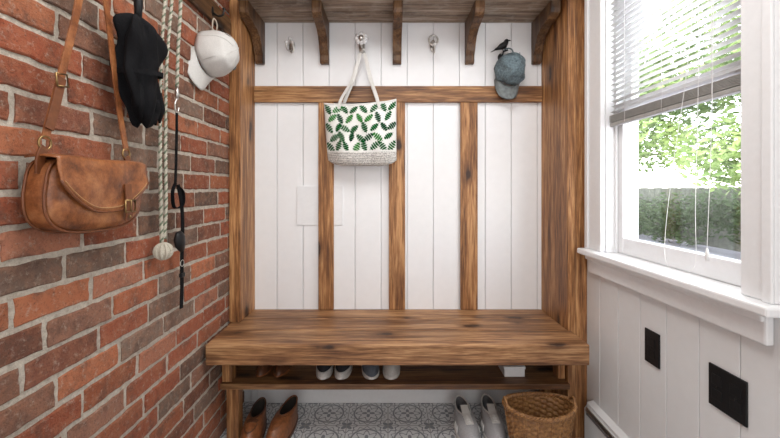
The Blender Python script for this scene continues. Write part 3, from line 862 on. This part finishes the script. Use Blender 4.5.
for s in (-1,1):
    pts=[]
    for k in range(13):
        a=pi*k/12; tt=(.0 if s>0 else pi)+(-.35+.70*k/12)
        rr=brad(1,tt)-.001
        pts.append((bc[0]+rr*math.cos(tt),bc[1]+rr*SY*math.sin(tt),Hb+.008+.030*math.sin(a)))
    limb('handle_%d'%(s+1),pts,.0055,WICK,bk,seg=8)

# ------------------------------------------------------------ outdoors
box('patio_ground',1.10,16,-6,22,-.42,-.30,PATIO,bev=0)
fe=empty('garden_fence')
bl=[]
y=-1
while y<18:
    bl.append((8.0,8.02,y,y+.135,-.30,1.15+.02*random.random())); y+=.145
multibox('pickets',bl,FENCE,fe,0)
multibox('rails',[(7.95,7.999,-1,18,.0,.08),(7.95,7.999,-1,18,.75,.83)],FENCE,fe,0)
def foliage(name,blobs,n,size,mat,parent):
    V=[];Fc=[]
    for _ in range(n):
        c_,r=random.choice(blobs)
        while True:
            d=Vector((random.uniform(-1,1),random.uniform(-1,1),random.uniform(-1,1)))
            if .25<d.length<1: break
        p=Vector(c_)+Vector((d.x*r[0],d.y*r[1],d.z*r[2]))
        a=Vector((random.gauss(0,1),random.gauss(0,1),random.gauss(0,1))).normalized(); b_=a.orthogonal().normalized()
        s=size*random.uniform(.6,1.4); o=len(V)
        V+=[p-a*s,p+b_*s*.42-a*s*.2,p+b_*s*.34+a*s*.45,p+a*s,p-b_*s*.34+a*s*.45,p-b_*s*.42-a*s*.2]
        Fc.append(tuple(range(o,o+6)))
    return meshobj(name,V,Fc,mat,parent)
tr=empty('garden_tree')
limb('trunk',[(5.6,10.6,-.3),(5.55,10.5,.6),(5.5,10.0,1.6),(5.3,9.4,2.8)],[.17,.13,.12,.07],BARK,tr)
for i in range(6):
    a=i*1.1
    limb('branch_%d'%i,[(5.45,9.8,1.6+.2*i),(5.4+.5*math.cos(a),8.6+.8*math.sin(a),1.9+.25*i),(5.3+1.0*math.cos(a),7.0+2.4*math.sin(a),1.9+.35*i)],[.05,.03,.010],BARK,tr,seg=8)
blobs=[]
for i in range(60):
    blobs.append(((random.uniform(4.4,5.8),random.uniform(3.0,12),random.uniform(1.35,4.4)),(random.uniform(.5,.95),random.uniform(.7,1.2),random.uniform(.25,.5))))
foliage('leaves',blobs,38000,.06,LEAF,tr)
hg=empty('garden_hedge')
blobs=[((7.4,y,random.uniform(.1,.8)),(.35,.7,.5)) for y in [2+.45*i for i in range(30)]]
foliage('leaves',blobs,11000,.06,HEDGE,hg)
limb('stem',[(7.6,7,-.3),(7.6,7,.8)],[.05,.03],BARK,hg)

# ------------------------------------------------------------ lights
wd=bpy.data.worlds.new('World'); scene.world=wd; wd.use_nodes=True
nt=wd.node_tree; bg=nt.nodes['Background']
sky=nt.nodes.new('ShaderNodeTexSky'); sky.sky_type='NISHITA'; sky.sun_disc=False; sky.sun_elevation=math.radians(48); sky.sun_rotation=math.radians(200)
mx=nt.nodes.new('ShaderNodeMix'); mx.data_type='RGBA'; mx.inputs[0].default_value=.75
mx.inputs[7].default_value=(4.7,4.6,4.45,1)
nt.links.new(sky.outputs[0],mx.inputs[6]); nt.links.new(mx.outputs[2],bg.inputs[0]); bg.inputs[1].default_value=1.6
def light(name,type_,loc,rot,energy,size=(1,1),color=(1,1,1)):
    ld=bpy.data.lights.new(name,type_); ld.energy=energy; ld.color=color
    if type_=='AREA': ld.shape='RECTANGLE'; ld.size,ld.size_y=size
    ob=bpy.data.objects.new(name,ld); ob.location=loc; ob.rotation_euler=rot; COL.objects.link(ob); return ob
s=light('sun','SUN',(0,0,6),(0,0,0),5.0,color=(1,.97,.9)); s.data.angle=.02
s.rotation_euler=Vector((1,.35,-1.1)).to_track_quat('-Z','Y').to_euler()
light('ceiling_fill','AREA',(.05,.75,CZ-.03),(0,0,0),23,(.9,1.0),(1,.985,.965))  # unseen fill added under the ceiling to brighten the room, no fixture
light('room_bounce_light','AREA',(.1,-1.2,1.35),(math.radians(90),0,0),20,(1.5,1.9),(1,.99,.98))

cam=bpy.data.cameras.new('camera'); co=bpy.data.objects.new('camera',cam); COL.objects.link(co)
co.location=(0,0,H); co.rotation_euler=(math.radians(90),0,0)
cam.sensor_width=36; cam.lens=F/780*36; cam.shift_x=(390-VX)/780; cam.shift_y=-(219-VY)/780
cam.clip_start=.02
scene.camera=co
scene.view_settings.view_transform='Standard'
scene.view_settings.look='None'
